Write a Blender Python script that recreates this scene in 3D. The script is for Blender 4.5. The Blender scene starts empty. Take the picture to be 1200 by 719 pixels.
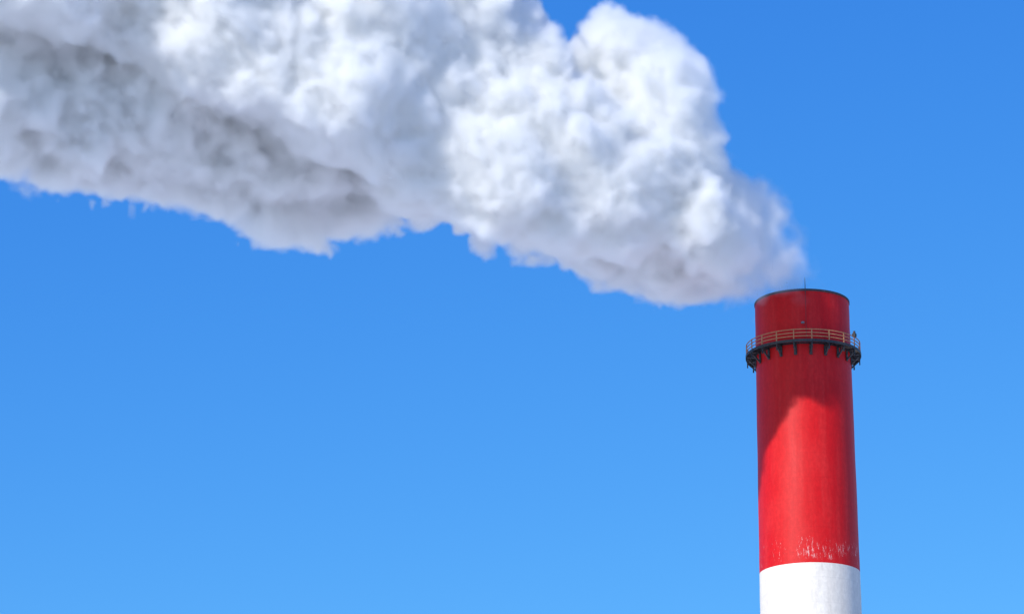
import bpy, bmesh, math, random
import numpy as np
from mathutils import Vector, Matrix

rng = np.random.default_rng(11)
random.seed(5)
scene = bpy.context.scene
col = scene.collection
R = math.radians

# ------------------------------------------------------------------ camera
F_PX, W_PX, H_PX = 3700.0, 1200.0, 719.0      # focal length of the photograph in its own pixels
PITCH = R(17.7)
cd = bpy.data.cameras.new('camera')
cam = bpy.data.objects.new('camera', cd)
col.objects.link(cam)
cd.sensor_fit = 'HORIZONTAL'
cd.sensor_width = 36.0
cd.lens = 36.0 * F_PX / W_PX
cd.clip_start = 1.0
cd.clip_end = 20000.0
CAM = Vector((0.0, 0.0, 1.7))
cam.location = CAM
cam.rotation_euler = (math.pi / 2 + PITCH, 0, 0)
scene.camera = cam

# ------------------------------------------------------------------ sky, sun, exposure
SKY_CURVE = ((1.45, 4.5), (1.0, 6.65), (0.5, 9.15))   # power and gain of red, green, blue
SUN_EL, SUN_AZ = R(32.0), R(219.5)            # azimuth clockwise from +Y
scene.view_settings.view_transform = 'Standard'
scene.view_settings.look = 'None'
scene.view_settings.exposure = 0.17
scene.view_settings.gamma = 1.0
scene.view_settings.use_curve_mapping = False

world = bpy.data.worlds.new('World')
scene.world = world
world.use_nodes = True
nt = world.node_tree
nt.nodes.clear()
wo = nt.nodes.new('ShaderNodeOutputWorld')
bg = nt.nodes.new('ShaderNodeBackground')
sky = nt.nodes.new('ShaderNodeTexSky')
sky.sky_type = 'NISHITA'
sky.sun_disc = False
sky.sun_elevation = SUN_EL
sky.sun_rotation = SUN_AZ
sky.altitude = 400
sky.air_density = 1.0
sky.dust_density = 0.5
sky.ozone_density = 3.0
# the deep blue of the photograph: the sky's own gradient, its contrast and hue strengthened
sc0 = nt.nodes.new('ShaderNodeVectorMath'); sc0.operation = 'SCALE'; sc0.inputs['Scale'].default_value = 0.15
tn = nt.nodes.new('ShaderNodeCombineColor')
sp0 = nt.nodes.new('ShaderNodeSeparateColor')
nt.links.new(sky.outputs[0], sc0.inputs[0])
nt.links.new(sc0.outputs[0], sp0.inputs[0])
for ch, (power, gain) in enumerate(SKY_CURVE):
    pw = nt.nodes.new('ShaderNodeMath'); pw.operation = 'POWER'; pw.inputs[1].default_value = power
    ga = nt.nodes.new('ShaderNodeMath'); ga.operation = 'MULTIPLY'; ga.inputs[1].default_value = gain
    nt.links.new(sp0.outputs[ch], pw.inputs[0]); nt.links.new(pw.outputs[0], ga.inputs[0])
    nt.links.new(ga.outputs[0], tn.inputs[ch])
nt.links.new(tn.outputs[0], bg.inputs['Color'])
bg.inputs['Strength'].default_value = 0.1
nt.links.new(bg.outputs[0], wo.inputs['Surface'])

sd = bpy.data.lights.new('sun', 'SUN')
sd.energy = 4.3
sd.angle = R(0.53)
sd.color = (1.0, 0.965, 0.91)
sun = bpy.data.objects.new('sun', sd)
col.objects.link(sun)
TO_SUN = Vector((math.sin(SUN_AZ) * math.cos(SUN_EL), math.cos(SUN_AZ) * math.cos(SUN_EL), math.sin(SUN_EL)))
sun.rotation_euler = TO_SUN.to_track_quat('Z', 'Y').to_euler()
sun.location = (0, 0, 300)

scene.render.engine = 'CYCLES'
cy = scene.cycles
cy.use_denoising = True
cy.max_bounces = 28
cy.diffuse_bounces = 12
cy.volume_bounces = 20
cy.transparent_max_bounces = 8
cy.volume_step_rate = 2.0
cy.use_adaptive_sampling = True
cy.adaptive_threshold = 0.015

# ------------------------------------------------------------------ helpers
CP, SP = math.cos(PITCH), math.sin(PITCH)

def at(px, py, y):
    """The world point seen at pixel (px, py) of the photograph, at world distance y north of the camera."""
    a, b = (px - W_PX / 2) / F_PX, (H_PX / 2 - py) / F_PX
    d = Vector((a, CP - b * SP, SP + b * CP))
    return CAM + d * (y / d.y)

def tag(o, label=None, cat=None, kind=None, group=None):
    if label: o['label'] = label
    if cat: o['category'] = cat
    if kind: o['kind'] = kind
    if group: o['group'] = group
    return o

def link(name, me, mat=None, parent=None, loc=None, smooth=False):
    o = bpy.data.objects.new(name, me)
    col.objects.link(o)
    if mat is not None and me is not None:
        me.materials.append(mat)
    if parent is not None:
        o.parent = parent
    if loc is not None:
        o.location = loc
    if smooth:
        me.polygons.foreach_set('use_smooth', [True] * len(me.polygons))
    return o

def mesh_from(name, verts, faces):
    me = bpy.data.meshes.new(name)
    me.from_pydata([tuple(v) for v in verts], [], faces)
    me.update()
    return me

class MB:
    """Collects simple solids into one mesh."""
    def __init__(self):
        self.v, self.f = [], []
    def add(self, vs, fs):
        n = len(self.v)
        self.v += [tuple(v) for v in vs]
        self.f += [tuple(i + n for i in f) for f in fs]
    def box(self, c, s, m=None):
        vs = [Vector((x * s[0] / 2, y * s[1] / 2, z * s[2] / 2)) for x in (-1, 1) for y in (-1, 1) for z in (-1, 1)]
        if m is not None:
            vs = [m @ v for v in vs]
        vs = [v + Vector(c) for v in vs]
        self.add(vs, [(0, 1, 3, 2), (4, 6, 7, 5), (0, 4, 5, 1), (2, 3, 7, 6), (0, 2, 6, 4), (1, 5, 7, 3)])
    def bar(self, a, b, w, h=None, up=Vector((0, 0, 1))):
        a, b = Vector(a), Vector(b)
        d = (b - a).normalized()
        s = d.cross(up)
        if s.length < 1e-4:
            s = d.cross(Vector((1, 0, 0)))
        s.normalize()
        u = s.cross(d).normalized()
        h = h or w
        vs = [p + s * (i * w / 2) + u * (j * h / 2) for p in (a, b) for i in (-1, 1) for j in (-1, 1)]
        self.add(vs, [(0, 1, 3, 2), (4, 6, 7, 5), (0, 4, 5, 1), (2, 3, 7, 6), (0, 2, 6, 4), (1, 5, 7, 3)])
    def tube(self, a, b, r0, r1=None, n=8):
        a, b = Vector(a), Vector(b)
        r1 = r0 if r1 is None else r1
        d = (b - a).normalized()
        s = d.orthogonal().normalized()
        u = d.cross(s)
        vs = [p + (s * math.cos(t) + u * math.sin(t)) * r for p, r in ((a, r0), (b, r1)) for t in [2 * math.pi * k / n for k in range(n)]]
        fs = [(k, (k + 1) % n, n + (k + 1) % n, n + k) for k in range(n)] + [tuple(range(n))[::-1], tuple(range(n, 2 * n))]
        self.add(vs, fs)
    def ring(self, prof, n=128, a0=0.0, a1=2 * math.pi):
        """Revolves the closed (radius, z) outline prof about the z axis."""
        full = abs(a1 - a0 - 2 * math.pi) < 1e-6
        m, k = len(prof), (n if full else n + 1)
        vs = [(r * math.cos(t), r * math.sin(t), z) for t in [a0 + (a1 - a0) * i / n for i in range(k)] for r, z in prof]
        fs = []
        for i in range(n):
            j = (i + 1) % k
            for p in range(m):
                q = (p + 1) % m
                fs.append((i * m + p, j * m + p, j * m + q, i * m + q))
        if not full:
            fs += [tuple(range(m))[::-1], tuple((k - 1) * m + p for p in range(m))]
        self.add(vs, fs)
    def build(self, name, mat, parent=None, loc=None, smooth=False):
        me = mesh_from(name, self.v, self.f)
        bm = bmesh.new(); bm.from_mesh(me)
        bmesh.ops.recalc_face_normals(bm, faces=bm.faces)
        bm.to_mesh(me); bm.free()
        return link(name, me, mat, parent, loc, smooth)

# ------------------------------------------------------------------ materials
def new_mat(name):
    m = bpy.data.materials.new(name)
    m.use_nodes = True
    t = m.node_tree
    return m, t, t.nodes['Principled BSDF']

def N(t, typ, **kw):
    n = t.nodes.new(typ)
    for k, v in kw.items():
        if k.startswith('i_'):
            n.inputs[k[2:].replace('_', ' ')].default_value = v
        else:
            setattr(n, k, v)
    return n

def math_node(t, op, a, b=None, clamp=False):
    n = t.nodes.new('ShaderNodeMath')
    n.operation = op
    n.use_clamp = clamp
    for i, x in enumerate((a, b)):
        if x is None:
            continue
        if isinstance(x, (int, float)):
            n.inputs[i].default_value = x
        else:
            t.links.new(x, n.inputs[i])
    return n.outputs[0]

def maprange(t, x, a, b, c=0.0, d=1.0, smooth=True):
    n = t.nodes.new('ShaderNodeMapRange')
    n.interpolation_type = 'SMOOTHSTEP' if smooth else 'LINEAR'
    t.links.new(x, n.inputs[0])
    for i, v in enumerate((a, b, c, d)):
        n.inputs[i + 1].default_value = v
    return n.outputs[0]

def mix(t, fac, a, b, mode='MIX'):
    n = t.nodes.new('ShaderNodeMix')
    n.data_type = 'RGBA'
    n.blend_type = mode
    for sock, v in ((n.inputs[0], fac), (n.inputs[6], a), (n.inputs[7], b)):
        if isinstance(v, (int, float)):
            sock.default_value = v
        elif isinstance(v, tuple):
            sock.default_value = (*v, 1.0)
        else:
            t.links.new(v, sock)
    return n.outputs[2]

def noise(t, vec, scale, detail=4.0, rough=0.55, sx=1, sy=1, sz=1):
    mp = t.nodes.new('ShaderNodeMapping')
    mp.inputs['Scale'].default_value = (sx, sy, sz)
    t.links.new(vec, mp.inputs['Vector'])
    n = t.nodes.new('ShaderNodeTexNoise')
    n.inputs['Scale'].default_value = scale
    n.inputs['Detail'].default_value = detail
    n.inputs['Roughness'].default_value = rough
    t.links.new(mp.outputs[0], n.inputs['Vector'])
    return n.outputs['Fac']

Z_SPLIT = [0.0]   # heights of the painted edges, filled in below

def paint(name, base, faded, edge_z=None, fleck=None, rough=0.5, spots=False):
    """Weathered paint on concrete: long run-off streaks, faded patches, and flecks flaked off just above edge_z."""
    m, t, b = new_mat(name)
    tc = N(t, 'ShaderNodeTexCoord')
    P = tc.outputs['Object']
    sep = N(t, 'ShaderNodeSeparateXYZ'); t.links.new(P, sep.inputs[0])
    streak = noise(t, P, 1.6, 5, 0.6, 1, 1, 0.07)
    patch = noise(t, P, 0.35, 5, 0.6, 1, 1, 0.5)
    fine = noise(t, P, 3.5, 6, 0.65, 1, 1, 0.6)
    c = mix(t, maprange(t, streak, 0.42, 0.70, 0.0, 0.75), base, faded)
    c = mix(t, maprange(t, patch, 0.45, 0.70, 0.0, 0.6), c, faded)
    c = mix(t, maprange(t, fine, 0.35, 0.7, 0.35, 0.0), c, (base[0] * .6, base[1] * .6, base[2] * .6))
    # faint casting joints round the shaft every 2.5 m
    saw = math_node(t, 'FRACT', math_node(t, 'MULTIPLY', sep.outputs[2], 0.4))
    joint = maprange(t, saw, 0.0, 0.03, 0.22, 0.0)
    c = mix(t, joint, c, (base[0] * .5, base[1] * .5, base[2] * .5))
    if edge_z is not None:
        up = math_node(t, 'SUBTRACT', sep.outputs[2], edge_z)
        zone = math_node(t, 'MULTIPLY', maprange(t, up, -0.1, 0.5, 0.3, 1.0), maprange(t, up, 1.6, 5.0, 1.0, 0.0))
        fl = noise(t, P, 4.2, 9, 0.82, 1, 1, 0.3)
        big = noise(t, P, 0.5, 2, 0.5)
        thr = math_node(t, 'ADD', math_node(t, 'MULTIPLY', zone, 0.20), maprange(t, big, 0.35, 0.7, -0.07, 0.04))
        k = maprange(t, math_node(t, 'ADD', fl, thr), 0.74, 0.88, 0.0, 0.65)
        c = mix(t, k, c, fleck)
    if spots:
        sp = noise(t, P, 1.7, 7, 0.7, 1, 1, 0.35)
        c = mix(t, maprange(t, sp, 0.70, 0.76, 0.0, 0.6), c, (0.20, 0.16, 0.13))
        run = noise(t, P, 2.6, 5, 0.6, 1, 1, 0.09)
        c = mix(t, maprange(t, run, 0.56, 0.72, 0.0, 0.35), c, (0.34, 0.29, 0.25))
    t.links.new(c, b.inputs['Base Color'])
    b.inputs['Roughness'].default_value = rough
    b.inputs['Specular IOR Level'].default_value = 0.2
    bp = N(t, 'ShaderNodeBump'); bp.inputs['Strength'].default_value = 0.25; bp.inputs['Distance'].default_value = 0.03
    t.links.new(fine, bp.inputs['Height']); t.links.new(bp.outputs[0], b.inputs['Normal'])
    return m

def plain(name, c, rough=0.6, metal=0.0, var=0.35, sc=6.0):
    m, t, b = new_mat(name)
    tc = N(t, 'ShaderNodeTexCoord')
    n = noise(t, tc.outputs['Object'], sc, 5, 0.6)
    t.links.new(mix(t, maprange(t, n, 0.35, 0.7, 0, 1), tuple(x * (1 - var) for x in c), tuple(min(1, x * (1 + var)) for x in c)), b.inputs['Base Color'])
    b.inputs['Roughness'].default_value = rough
    b.inputs['Metallic'].default_value = metal
    return m

# ------------------------------------------------------------------ ground
def build_ground():
    m, t, b = new_mat('fill_bounce_snow')  # unseen snow cover, added pale to bounce fill light onto smoke and shaft
    tc = N(t, 'ShaderNodeTexCoord')
    n1 = noise(t, tc.outputs['Object'], 0.01, 6, 0.6)
    n2 = noise(t, tc.outputs['Object'], 0.6, 6, 0.65)
    c = mix(t, maprange(t, n1, 0.4, 0.6), (0.78, 0.79, 0.80), (0.55, 0.55, 0.55))
    c = mix(t, maprange(t, n2, 0.3, 0.7, 0, 0.5), c, (0.62, 0.62, 0.62))
    t.links.new(c, b.inputs['Base Color']); b.inputs['Roughness'].default_value = 1.0
    n, L = 24, 9000.0
    vs = [(-L + 2 * L * i / n, -L + 2 * L * j / n, 0) for j in range(n + 1) for i in range(n + 1)]
    fs = [(j * (n + 1) + i, j * (n + 1) + i + 1, (j + 1) * (n + 1) + i + 1, (j + 1) * (n + 1) + i) for j in range(n) for i in range(n)]
    tag(link('ground', mesh_from('ground', vs, fs), m), kind='structure')
build_ground()

# ------------------------------------------------------------------ chimney
D_AXIS = 305.0
top_c = at(939.6, 355.0, D_AXIS)
H = top_c.z                                     # height of the mouth
AX = top_c.x
def px_per_m(z):
    y = D_AXIS
    depth = y * CP + (z - CAM.z) * SP
    return F_PX / depth
R_TOP = 54.8 / px_per_m(H)
z719 = at(951.0, 712.0, D_AXIS).z
R_LOW = 59.2 / px_per_m(z719)
SLOPE = (R_LOW - R_TOP) / (H - z719)
def rad(z):
    return R_TOP + SLOPE * (H - z)
Z_RW = at(950.0, 671.5, D_AXIS).z              # where red meets white
def z_of(py):                                    # height at which the axis is seen at row py
    return at(940, py, D_AXIS).z
print('chimney', H, AX, R_TOP, R_LOW, Z_RW, px_per_m(H))

RED, RED_F = (0.56, 0.006, 0.008), (0.60, 0.022, 0.021)
WHITE, WHITE_F = (0.76, 0.70, 0.62), (0.66, 0.595, 0.52)
m_red_top = paint('red_paint_top', RED, RED_F, rough=0.55)
m_red = paint('red_paint_flaked', RED, RED_F, Z_RW, (0.72, 0.62, 0.58), rough=0.5)
m_white = paint('white_paint', WHITE, WHITE_F, rough=0.6, spots=True)
m_steel = plain('dark_steel', (0.042, 0.038, 0.038), 0.55, 0.3)
m_orange = plain('orange_rail_paint', (0.44, 0.19, 0.08), 0.55, 0.0, 0.25)
m_soot = plain('sooty_lining', (0.02, 0.018, 0.017), 0.95)
m_cap = plain('sooty_rim', (0.045, 0.04, 0.045), 0.8)
m_grey = plain('grey_fitting', (0.18, 0.20, 0.22), 0.5, 0.2)
m_zinc = plain('galvanised', (0.30, 0.31, 0.32), 0.45, 0.6)

chimney = bpy.data.objects.new('chimney', None)
col.objects.link(chimney)
chimney.location = (AX, D_AXIS, 0)
tag(chimney, 'tall red and white banded chimney with a railed gallery below its smoking mouth', 'chimney')

def band(z0, z1, mat, label):
    """One painted length of the shaft, hollow, with slightly uneven shuttering rings."""
    n, step = 160, 1.25
    k = max(2, int(round((z1 - z0) / step)))
    vs, fs = [], []
    rr = random.Random(int(z0 * 10))
    for i in range(k + 1):
        z = z0 + (z1 - z0) * i / k
        dr = rr.uniform(-0.012, 0.012) if 0 < i < k else 0
        for j in range(n):
            t = 2 * math.pi * j / n
            vs.append(((rad(z) + dr) * math.cos(t), (rad(z) + dr) * math.sin(t), z))
    for i in range(k):
        for j in range(n):
            jj = (j + 1) % n
            fs.append((i * n + j, i * n + jj, (i + 1) * n + jj, (i + 1) * n + j))
    o = link('shaft_band', mesh_from('shaft_band', vs, fs), mat, chimney, smooth=True)
    o['label'] = label
    return o

Z_DECK = H - 61.0 / px_per_m(H) / CP - 0.1
WALL = 0.55
band(Z_RW, H - 0.24, m_red, 'long red band of the shaft, flaked white near its lower edge')
zs = [Z_RW, Z_RW - 20, Z_RW - 40, Z_RW - 60, 0]
for i in range(4):
    band(zs[i + 1], zs[i], m_white if i % 2 == 0 else m_red_top, 'white band of the shaft' if i % 2 == 0 else 'lower red band of the shaft')

b = MB()
b.ring([(R_TOP + 0.07, H - 0.24), (R_TOP + 0.07, H - 0.04), (R_TOP + 0.03, H), (R_TOP - WALL, H), (R_TOP - WALL, H - 0.24)], 160)
b.build('rim', m_cap, chimney, smooth=False)
b = MB()
b.ring([(R_TOP - WALL, H - 0.242), (R_TOP - WALL + 0.05, H - 30), (R_TOP - WALL - 0.1, H - 30), (R_TOP - WALL - 0.15, H - 0.242)], 96)
b.ring([(0.001, H - 30.05), (R_TOP - WALL, H - 30.05), (R_TOP - WALL, H - 30.2), (0.001, H - 30.2)], 64)
b.build('flue_lining', m_soot, chimney, smooth=True)

def pol(r, t, z):                                # t = 0 faces the camera, positive to the right
    return Vector((r * math.sin(t), -r * math.cos(t), z))

# facing angle: the camera sees the stack a little from the left
FACE = math.atan2(AX, D_AXIS)
def cpol(r, deg, z):
    return pol(r, R(deg) - FACE, z)

# lightning rod and down conductor
b = MB()
rr = rad(H)
b.tube(cpol(rr + 0.03, 4.5, H - 0.5), cpol(rr + 0.03, 4.5, H + 1.05), 0.045, 0.028, 8)
b.tube(cpol(rr + 0.03, 4.5, H + 1.05), cpol(rr + 0.03, 4.5, H + 1.2), 0.028, 0.006, 8)
b.build('lightning_rod', m_steel, chimney)
b = MB()
for deg, za, zb in ((4.5, H - 0.5, Z_DECK),):
    zz = np.linspace(za, zb, 20)
    for z0, z1 in zip(zz[:-1], zz[1:]):
        b.bar(cpol(rad(z0) + 0.02, deg, z0), cpol(rad(z1) + 0.02, deg, z1), 0.03)
b.build('down_conductor', m_cap, chimney)

# gallery
R_IN = rad(Z_DECK) + 0.05
R_OUT = R_TOP + 12.4 / px_per_m(H)
R_RAIL = R_OUT - 0.08
NPOST = 20
STEP = 360.0 / NPOST
OFF = 9.0
deck = MB()
deck.ring([(R_OUT, Z_DECK - 0.18), (R_OUT, Z_DECK + 0.10), (R_OUT - 0.02, Z_DECK + 0.10), (R_OUT - 0.02, Z_DECK - 0.18)], 120)
deck.ring([(R_IN + 0.03, Z_DECK - 0.12), (R_IN + 0.03, Z_DECK), (R_IN, Z_DECK), (R_IN, Z_DECK - 0.12)], 120)
deck_o = deck.build('gallery_deck', m_steel, chimney)
g = MB()
for k in range(360):
    g.bar(cpol(R_IN + 0.03, k, Z_DECK - 0.03), cpol(R_OUT - 0.02, k, Z_DECK - 0.03), 0.022, 0.05)
for r in (R_IN + 0.25, R_IN + 0.5, R_IN + 0.75):
    g.ring([(r - .012, Z_DECK - 0.062), (r + .012, Z_DECK - 0.062), (r + .012, Z_DECK - 0.056), (r - .012, Z_DECK - 0.056)], 120)
go = g.build('grating', m_steel, deck_o)
go['kind'] = 'stuff'

def bracket_mesh():
    b = MB()
    rw, ro = R_IN - 0.02, R_OUT - 0.1
    b.bar((0, -rw, -0.16), (0, -ro, -0.16), 0.22, 0.18)
    b.bar((0, -rw - 0.05, -1.15), (0, -ro, -0.34), 0.15, 0.13)
    b.bar((0, -rw - 0.05, -0.26), (0, -rw - 0.05, -1.25), 0.30, 0.08, Vector((0, 1, 0)))
    b.bar((0, -ro, -0.26), (0, -ro, -0.80), 0.12, 0.10, Vector((0, 1, 0)))
    b.bar((0, -(rw + ro) / 2, -0.26), (0, -(rw + ro) / 2, -0.70), 0.08, 0.08, Vector((0, 1, 0)))
    o = b.build('bracket', m_steel, deck_o)
    return o
br0 = bracket_mesh()
for k in range(NPOST):
    o = br0 if k == 0 else br0.copy()
    if k:
        col.objects.link(o)
    o.location = (0, 0, Z_DECK)
    o.rotation_euler = (0, 0, R(OFF + k * STEP) - FACE)

rail_z = (0.42, 0.77, 1.12)
railing = bpy.data.objects.new('railing', None)
col.objects.link(railing)
railing.parent = chimney
for z in rail_z:
    b = MB()
    b.ring([(R_RAIL - .035, Z_DECK + z - .035), (R_RAIL + .035, Z_DECK + z - .035), (R_RAIL + .035, Z_DECK + z + .035), (R_RAIL - .035, Z_DECK + z + .035)], 80)
    b.build('rail', m_orange, railing)
b = MB()
b.bar((0, -R_RAIL, 0.0), (0, -R_RAIL, 1.17), 0.09, 0.09, Vector((0, 1, 0)))
p0 = b.build('railing_post', m_orange, railing)
for k in range(NPOST):
    o = p0 if k == 0 else p0.copy()
    if k:
        col.objects.link(o)
    o.location = (0, 0, Z_DECK)
    o.rotation_euler = (0, 0, R(OFF + k * STEP) - FACE)

# obstruction lights hung on the gallery and one small fitting on the shaft above it
def lamp_box(deg, r, z, s):
    e = bpy.data.objects.new('obstruction_light', None)
    col.objects.link(e); e.parent = chimney
    e.location = cpol(r, deg, z); e.rotation_euler = (0, 0, R(deg) - FACE)
    b = MB(); b.box((0, 0, 0), (0.34 * s, 0.30 * s, 0.30 * s)); b.box((0, 0, -0.19 * s), (0.1 * s, 0.1 * s, 0.12 * s))
    b.build('housing', m_steel, e)
    b = MB(); b.tube((0, 0, 0.15 * s), (0, 0, 0.38 * s), 0.13 * s, 0.10 * s, 12)
    b.build('lens', m_steel, e)
lamp_box(64.0, R_OUT - 0.1, Z_DECK + 1.32, 1.1)
b = MB()
b.box((0, -0.12, 0), (0.34, 0.24, 0.16)); b.bar((0, 0, -0.02), (0.0, -0.2, 0.14), 0.05)
o = b.build('wall_fitting', m_grey, chimney)
zf = Z_DECK + 2.05
o.location = cpol(rad(zf), 0.5, zf); o.rotation_euler = (0, 0, -FACE)

# ------------------------------------------------------------------ smoke plume
ALPHA = R(22.0)                                 # how far the plume swings towards the camera as it drifts left
ca, sa = math.cos(ALPHA), math.sin(ALPHA)
ORG = Vector((AX, D_AXIS, H))
U = Vector((-ca, -sa, 0)); V = Vector((sa, -ca, 0))   # along the drift, and across it towards the camera

def depth_at(px):
    """World y of the plume's middle where it is seen at column px."""
    a = (px - W_PX / 2) / F_PX                  # roughly x / depth
    k = 1.0 / CP
    # axis: x = AX - s*ca ; y = D - s*sa ; x = a * depth, depth ~ y*CP + (H)*SP
    s = (AX - a * (D_AXIS * CP + H * SP)) / (ca - a * sa * CP)
    return D_AXIS - max(s, -4.0) * sa

def inside(poly, x, y):
    n = len(poly); r = np.zeros(len(x), bool)
    for i in range(n):
        x0, y0 = poly[i]; x1, y1 = poly[(i + 1) % n]
        c = ((y0 > y) != (y1 > y)) & (x < (x1 - x0) * (y - y0) / (y1 - y0 + 1e-9) + x0)
        r ^= c
    return r

def edge_dist(poly, x, y):
    d = np.full(len(x), 1e9)
    n = len(poly)
    for i in range(n):
        x0, y0 = poly[i]; x1, y1 = poly[(i + 1) % n]
        dx, dy = x1 - x0, y1 - y0
        t = np.clip(((x - x0) * dx + (y - y0) * dy) / (dx * dx + dy * dy + 1e-9), 0, 1)
        d = np.minimum(d, np.hypot(x - x0 - t * dx, y - y0 - t * dy))
    return d

# outlines of the plume's lobes (columns and rows of the photograph), each with its distance in front of (+) or behind the plume's middle
MAIN = [(890, 338), (868, 330), (830, 322), (790, 312), (740, 306), (700, 298), (660, 292), (620, 284), (585, 285), (556, 268), (525, 250), (495, 242), (465, 240), (440, 222),
        (400, 196), (350, 180), (310, 160), (270, 140), (225, 118), (190, 92), (150, 70), (90, 48), (30, 40), (-140, -20), (-140, -190), (60, -190), (300, -150), (480, -110), (560, -60),
        (610, -20), (632, 22), (655, 78), (672, 62), (690, 20), (712, -4), (738, 6), (748, 30), (780, 40), (812, 56), (826, 84), (828, 112), (834, 130), (842, 172), (860, 200), (868, 228), (875, 255), (882, 295)]
BACK = [(700, 338), (668, 316), (640, 306), (620, 316), (600, 308), (570, 296), (540, 290), (510, 280), (480, 266), (460, 268), (440, 279), (410, 272), (388, 268), (375, 288), (355, 301),
        (330, 287), (303, 282), (280, 266), (258, 250), (225, 243), (190, 240), (150, 234), (110, 228), (80, 224), (50, 210), (0, 200), (-140, 170), (-140, -60), (40, 0), (200, 60), (330, 130), (450, 190), (560, 230), (680, 260)]
MID = [(-140, -60), (90, 30), (230, 100), (440, 215), (560, 255), (480, 262), (330, 235), (200, 190), (50, 160), (-140, 120)]
UNDER = [(888, 354), (850, 354), (800, 348), (760, 345), (720, 340), (688, 332), (660, 300), (640, 300), (660, 260), (740, 250), (820, 270), (900, 310)]
CURL = [(960, 336), (925, 336), (885, 340), (850, 320), (850, 240), (870, 205), (905, 208), (922, 228), (928, 255), (945, 280), (955, 305)]

puffs = []          # x, y, z, r, thin
def fill(poly, n, rmin, rmax, off, thick, thin=0.0, seed=0, yclamp=None):
    g = np.random.default_rng(seed)
    xs = np.array([p[0] for p in poly]); ys = np.array([p[1] for p in poly])
    got = 0
    while got < n:
        x = g.uniform(xs.min(), xs.max(), 4000); y = g.uniform(ys.min(), ys.max(), 4000)
        k = inside(poly, x, y); x, y = x[k], y[k]
        e = edge_dist(poly, x, y)
        k = e > rmin
        x, y, e = x[k], y[k], e[k]
        for xi, yi, ei in zip(x, y, e):
            if got >= n:
                break
            # near the edges small puffs, deep inside large ones
            if g.random() > rmin / ei * 2.2 and g.random() > 0.35:
                continue
            r = min(ei, rmax) * g.uniform(0.8, 1.0)
            q = min(1.0, ei / (rmax * 1.25))
            dv = thick * math.sqrt(max(0, 1 - (1 - q) ** 2))
            yy = depth_at(xi)
            mpp = (yy * CP + (H - 1.7) * SP) / F_PX
            w = g.uniform(-1, 1)
            p = at(xi, yi, yy) + V * (off + w * dv)
            # keep it on the same line of sight after the shift across
            sc = (p.y) / yy
            p2 = CAM + (at(xi, yi, yy) - CAM) * sc
            puffs.append((p2.x, p2.y, p2.z, r * mpp * sc, thin))
            got += 1
fill(MAIN, 800, 9, 62, 5.0, 8.0, 0, 1)
fill(MID, 220, 8, 44, -1.0, 5.0, 0, 5)
fill(BACK, 260, 8, 48, -5.5, 6.0, 0, 2)
fill(UNDER, 120, 7, 24, 0.0, 6.0, 0, 3)
curls = len(puffs)
fill(CURL, 150, 7, 22, 2.5, 9.0, 1.0, 4)
# torn shreds hanging off the underside
sg = np.random.default_rng(78)
for px, py in ((30, 226), (112, 236), (228, 246), (300, 292), (338, 296), (372, 292), (408, 276), (462, 276), (452, 270), (305, 276), (60, 222), (180, 242)):
    for k in range(7):
        y = depth_at(px) + sg.uniform(2, 8)
        q = at(px + sg.uniform(-22, 22), py - 7 + sg.uniform(-10, 8), y)
        puffs.append((q.x, q.y, q.z, sg.uniform(0.25, 0.75), 1.0))
# the column leaving the mouth
for k in range(44):
    t = 2 * math.pi * k / 16 + 0.2
    r = 3.6 * math.sqrt(random.random())
    h = random.uniform(-1.5, 3.2)
    puffs.append((AX + r * math.cos(t) - 0.45 * max(h, 0), D_AXIS + r * math.sin(t), H + h, random.uniform(0.8, 1.6), 1.0))

P = np.array(puffs)
rel = P[:, :3] - np.array(ORG)
L = np.stack([rel @ np.array(U), rel @ np.array(V), rel[:, 2]], 1)     # drift coordinates
VOX = 0.24
lo = (L - P[:, 3:4]).min(0) - 2.2
hi = (L + P[:, 3:4]).max(0) + 2.2
NX, NY, NZ = [int(math.ceil(v)) for v in (hi - lo) / VOX]
print('grid', NX, NY, NZ, NX * NY * NZ / 1e6, 'M', lo, hi)
ax_u, ax_v, ax_w = [lo[i] + VOX * np.arange(n, dtype=np.float32) for i, n in enumerate((NX, NY, NZ))]
FARV = 2.5

def value_noise(cell, seed):
    """Smooth lattice noise in -1..1 over the grid, cells of the given size in metres."""
    g = np.random.default_rng(seed)
    idx, wts = [], []
    dims = []
    for ax in (ax_u, ax_v, ax_w):
        q = (ax - ax[0]) / cell
        i = np.floor(q).astype(np.int32); f = (q - i)
        f = f * f * f * (f * (f * 6 - 15) + 10)
        idx.append(i); wts.append(f.astype(np.float32)); dims.append(int(i[-1]) + 2)
    lat = g.uniform(-1, 1, dims).astype(np.float32)
    a = lat[idx[0]] * (1 - wts[0])[:, None, None] + lat[idx[0] + 1] * wts[0][:, None, None]
    a = a[:, idx[1]] * (1 - wts[1])[None, :, None] + a[:, idx[1] + 1] * wts[1][None, :, None]
    a = a[:, :, idx[2]] * (1 - wts[2])[None, None, :] + a[:, :, idx[2] + 1] * wts[2][None, None, :]
    return a

def splat(field, c, r, k):
    m = 1.6
    s = []
    for i, (ax, n) in enumerate(((ax_u, NX), (ax_v, NY), (ax_w, NZ))):
        a = max(0, int((c[i] - r - m - lo[i]) / VOX)); e = min(n, int((c[i] + r + m - lo[i]) / VOX) + 2)
        if a >= e:
            return
        s.append(slice(a, e))
    x = (ax_u[s[0]] - c[0])[:, None, None]; y = (ax_v[s[1]] - c[1])[None, :, None]; z = (ax_w[s[2]] - c[2])[None, None, :]
    d = np.sqrt(x * x + y * y + z * z) - np.float32(r)
    f = field[s[0], s[1], s[2]]
    h = np.maximum(k - np.abs(d - f), 0) / k
    field[s[0], s[1], s[2]] = np.minimum(d, f) - h * h * (k * 0.25)

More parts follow.
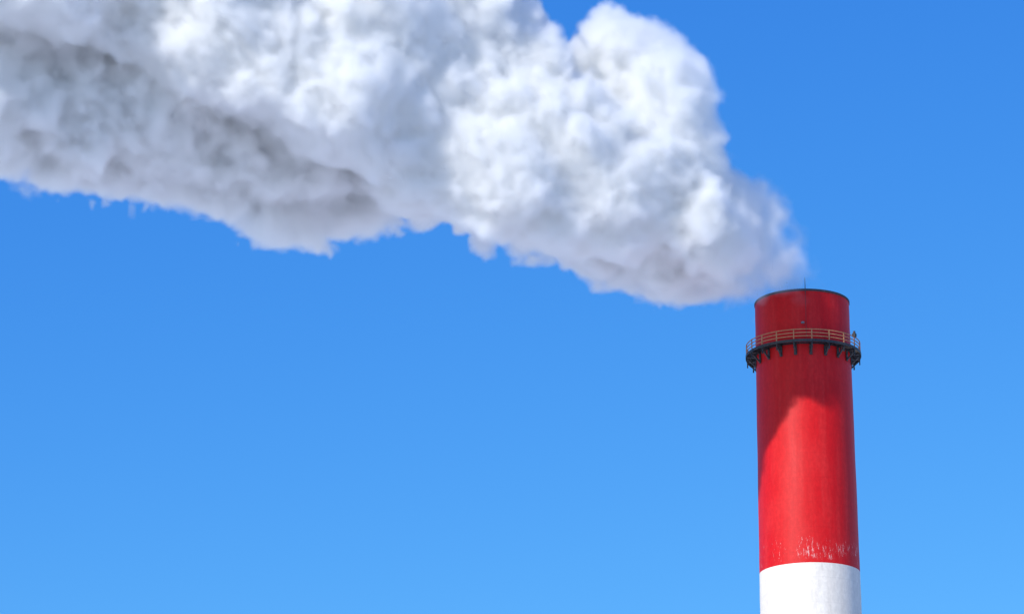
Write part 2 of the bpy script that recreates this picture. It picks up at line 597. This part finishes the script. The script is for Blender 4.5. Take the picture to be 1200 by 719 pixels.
def look(field, c):
    i = [min(max(int((c[j] - lo[j]) / VOX), 0), n - 1) for j, n in enumerate((NX, NY, NZ))]
    return field[i[0], i[1], i[2]]

def kids(c, r, n, f0, f1, g):
    d = g.normal(size=(n, 3)); d /= np.linalg.norm(d, axis=1)[:, None]
    rr = r * g.uniform(f0, f1, n)
    return c + d * (r * g.uniform(0.82, 1.0, n))[:, None], rr

def grow(Lp, Rp, seed):
    field = np.full((NX, NY, NZ), FARV, np.float32)
    g = np.random.default_rng(seed)
    for c, r in zip(Lp, Rp):
        splat(field, c, r, max(0.5, 0.55 * r))
    base = field.copy()
    gen = list(zip(Lp, Rp))
    for level, (n, f0, f1) in enumerate(((14, 0.26, 0.46), (9, 0.28, 0.46))):
        nxt = []
        for c, r in gen:
            if r < 0.75:
                continue
            cs, rs = kids(c, r, n, f0, f1, g)
            for c2, r2 in zip(cs, rs):
                v = look(field, c2)
                if v < -0.55 * r2 - 0.2 or r2 < 0.3:
                    continue
                nxt.append((c2, r2))
        for c2, r2 in nxt:
            splat(field, c2, r2, max(0.2, 0.32 * r2))
        print('level', level, len(nxt))
        gen = nxt
    return base, field

body = P[:, 4] < 0.5
base, sdf = grow(L[body], P[body, 3], 21)
n_mid, n_fine = value_noise(1.9, 5), value_noise(0.85, 6)
n_big = value_noise(4.2, 4)
sdf += 0.5 * n_big + 0.22 * n_mid + 0.25 - 0.5 * np.abs(n_mid) - 0.6 * np.abs(n_fine) + 0.15 * n_fine
uu = ax_u[:, None, None]
# close to the mouth the smoke is still thin: no dense core there
near = np.clip((17.0 - uu) / 10.0, 0, 1)
airy = np.clip((30.0 - uu) / 14.0, 0, 1) * np.clip((ax_w[None, None, :] - 6.0) / 9.0, 0, 1)
core_f = 0.5 * sdf + 0.5 * base + 1.35 + 4.5 * near + 1.6 * airy
del base

_, thin = grow(L[~body], P[~body, 3], 22)
ridge = np.abs(value_noise(2.4, 8) + 0.5 * value_noise(1.1, 9))
thin += 1.4 * ridge - 0.4 + 0.25 * n_fine
veil_f = np.minimum(sdf, thin)
del thin, ridge

def lattice(pts, cell, seed):
    """Three smooth noise values in -1..1 at each point."""
    g = np.random.default_rng(seed)
    q = (pts - (lo - 1.0)) / cell
    i = np.floor(q).astype(np.int32); f = (q - i).astype(np.float32)
    f = f * f * f * (f * (f * 6 - 15) + 10)
    lat = g.uniform(-1, 1, tuple(i.max(0) + 2) + (3,)).astype(np.float32)
    r = np.zeros((len(pts), 3), np.float32)
    for a in (0, 1):
        for b_ in (0, 1):
            for c in (0, 1):
                w = np.abs(1 - a - f[:, 0]) * np.abs(1 - b_ - f[:, 1]) * np.abs(1 - c - f[:, 2])
                r += w[:, None] * lat[i[:, 0] + a, i[:, 1] + b_, i[:, 2] + c]
    return r

def surface_net(f, name):
    """Closed smooth-ish quad surface of the zero level of grid f (naive surface nets)."""
    f = f.copy()
    for sl in ((0,), (-1,), (slice(None), 0), (slice(None), -1), (slice(None), slice(None), 0), (slice(None), slice(None), -1)):
        f[sl] = 1.0
    neg = f < 0
    cnt = np.zeros((NX - 1, NY - 1, NZ - 1), np.uint8)
    for i in (0, 1):
        for j in (0, 1):
            for k in (0, 1):
                cnt += neg[i:NX - 1 + i, j:NY - 1 + j, k:NZ - 1 + k]
    act = (cnt > 0) & (cnt < 8)
    ci = np.argwhere(act)
    vid = np.full(act.shape, -1, np.int32)
    vid[act] = np.arange(len(ci), dtype=np.int32)
    acc = np.zeros((len(ci), 3), np.float32); num = np.zeros(len(ci), np.float32)
    corner = [(i, j, k) for i in (0, 1) for j in (0, 1) for k in (0, 1)]
    val = [f[ci[:, 0] + a, ci[:, 1] + b_, ci[:, 2] + c] for a, b_, c in corner]
    for p in range(8):
        for q in range(p + 1, 8):
            A, B = np.array(corner[p]), np.array(corner[q])
            if np.abs(A - B).sum() != 1:
                continue
            va, vb = val[p], val[q]
            x = (va < 0) != (vb < 0)
            t = np.where(x, va / np.where(x, va - vb, 1), 0)
            acc += x[:, None] * (A[None] + t[:, None] * (B - A)[None]); num += x
    co = (ci + acc / num[:, None]) * VOX + np.array(lo)
    co = co + 0.85 * lattice(co, 4.6, 31) + 0.26 * lattice(co, 2.1, 32) + 0.06 * lattice(co, 0.95, 33)
    quads = []
    for axis in range(3):
        s0 = [slice(None)] * 3; s1 = [slice(None)] * 3
        s0[axis] = slice(0, -1); s1[axis] = slice(1, None)
        a, b_ = neg[tuple(s0)], neg[tuple(s1)]
        e = np.argwhere(a != b_)
        flip = a[tuple(e.T)]
        o1, o2 = [(1, 2), (2, 0), (0, 1)][axis]
        ok = (e[:, o1] > 0) & (e[:, o2] > 0) & (e[:, o1] < act.shape[o1]) & (e[:, o2] < act.shape[o2])
        e, flip = e[ok], flip[ok]
        c = []
        for d1, d2 in ((1, 1), (0, 1), (0, 0), (1, 0)):
            q = e.copy(); q[:, o1] -= d1; q[:, o2] -= d2
            c.append(vid[q[:, 0], q[:, 1], q[:, 2]])
        c = np.stack(c, 1)
        c[~flip] = c[~flip][:, ::-1]
        quads.append(c)
    q = np.concatenate(quads)
    me = bpy.data.meshes.new(name)
    me.vertices.add(len(co)); me.vertices.foreach_set('co', co.astype(np.float32).ravel())
    me.loops.add(q.size); me.loops.foreach_set('vertex_index', q.astype(np.int32).ravel())
    me.polygons.add(len(q)); me.polygons.foreach_set('loop_start', np.arange(0, q.size, 4, dtype=np.int32))
    me.polygons.foreach_set('use_smooth', np.ones(len(q), bool))
    me.update(calc_edges=True)
    me.validate()
    print(name, len(co), len(q))
    return me

m_core, t, bs = new_mat('dense_smoke')
tc = N(t, 'ShaderNodeTexCoord')
bs.inputs['Base Color'].default_value = (0.76, 0.755, 0.735, 1)
bs.inputs['Roughness'].default_value = 1.0
bs.inputs['Subsurface Weight'].default_value = 1.0
bs.inputs['Subsurface Radius'].default_value = (60.0, 60.0, 60.0)
bs.inputs['Subsurface Scale'].default_value = 1.0
bs.inputs['Subsurface Anisotropy'].default_value = 0.5
bs.inputs['Specular IOR Level'].default_value = 0.0

m_veil = bpy.data.materials.new('thin_smoke')
m_veil.use_nodes = True
t = m_veil.node_tree
t.nodes.clear()
out = N(t, 'ShaderNodeOutputMaterial')
pv = N(t, 'ShaderNodeVolumePrincipled')
pv.inputs['Color'].default_value = (0.975, 0.974, 0.966, 1)
pv.inputs['Anisotropy'].default_value = 0.25
pv.inputs['Density Attribute'].default_value = ''
at_n = N(t, 'ShaderNodeAttribute', attribute_name='density')
tc = N(t, 'ShaderNodeTexCoord')
sep = N(t, 'ShaderNodeSeparateXYZ'); t.links.new(tc.outputs['Object'], sep.inputs[0])
fall = math_node(t, 'POWER', maprange(t, sep.outputs[0], -6.0, 15.5, 0.0, 1.0, False), 3.1)
nz = noise(t, tc.outputs['Object'], 0.55, 2, 0.55)
var = maprange(t, nz, 0.32, 0.62, 0.45, 1.3)
d = math_node(t, 'MULTIPLY', math_node(t, 'MULTIPLY', at_n.outputs['Fac'], fall), var)
airy_u = maprange(t, sep.outputs[0], 14.0, 32.0, 1.0, 0.0)
airy_w = maprange(t, sep.outputs[2], 5.0, 15.0, 0.0, 0.65)
thinner = math_node(t, 'SUBTRACT', 1.0, math_node(t, 'MULTIPLY', airy_u, airy_w))
d = math_node(t, 'MULTIPLY', math_node(t, 'MULTIPLY', d, thinner), 2.4)
t.links.new(d, pv.inputs['Density'])
t.links.new(pv.outputs[0], out.inputs['Volume'])

ROT = Matrix((U, V, Vector((0, 0, 1)))).transposed()      # columns = drift axes
if ROT.determinant() < 0:
    print('left-handed drift frame')
plume = link('smoke_plume', surface_net(core_f, 'smoke_plume'), m_core)
plume.matrix_world = Matrix.Translation(ORG) @ ROT.to_4x4()
tag(plume, 'billowing pale grey smoke plume drifting left from the chimney mouth across the blue sky', 'smoke')

veil = link('thin_smoke', surface_net(veil_f, 'thin_smoke'), m_veil, plume)
veil['kind'] = 'stuff'
ng = bpy.data.node_groups.new('mesh_to_smoke', 'GeometryNodeTree')
ng.interface.new_socket('Geometry', in_out='INPUT', socket_type='NodeSocketGeometry')
ng.interface.new_socket('Geometry', in_out='OUTPUT', socket_type='NodeSocketGeometry')
gi = ng.nodes.new('NodeGroupInput'); gq = ng.nodes.new('NodeGroupOutput')
mv = ng.nodes.new('GeometryNodeMeshToVolume')
mv.resolution_mode = 'VOXEL_SIZE'
mv.inputs['Voxel Size'].default_value = 0.21
mv.inputs['Density'].default_value = 1.0
mv.inputs['Interior Band Width'].default_value = 1.0
sm = ng.nodes.new('GeometryNodeSetMaterial'); sm.inputs['Material'].default_value = m_veil
ng.links.new(gi.outputs[0], mv.inputs['Mesh'])
ng.links.new(mv.outputs[0], sm.inputs['Geometry'])
ng.links.new(sm.outputs[0], gq.inputs[0])
md = veil.modifiers.new('smoke', 'NODES'); md.node_group = ng
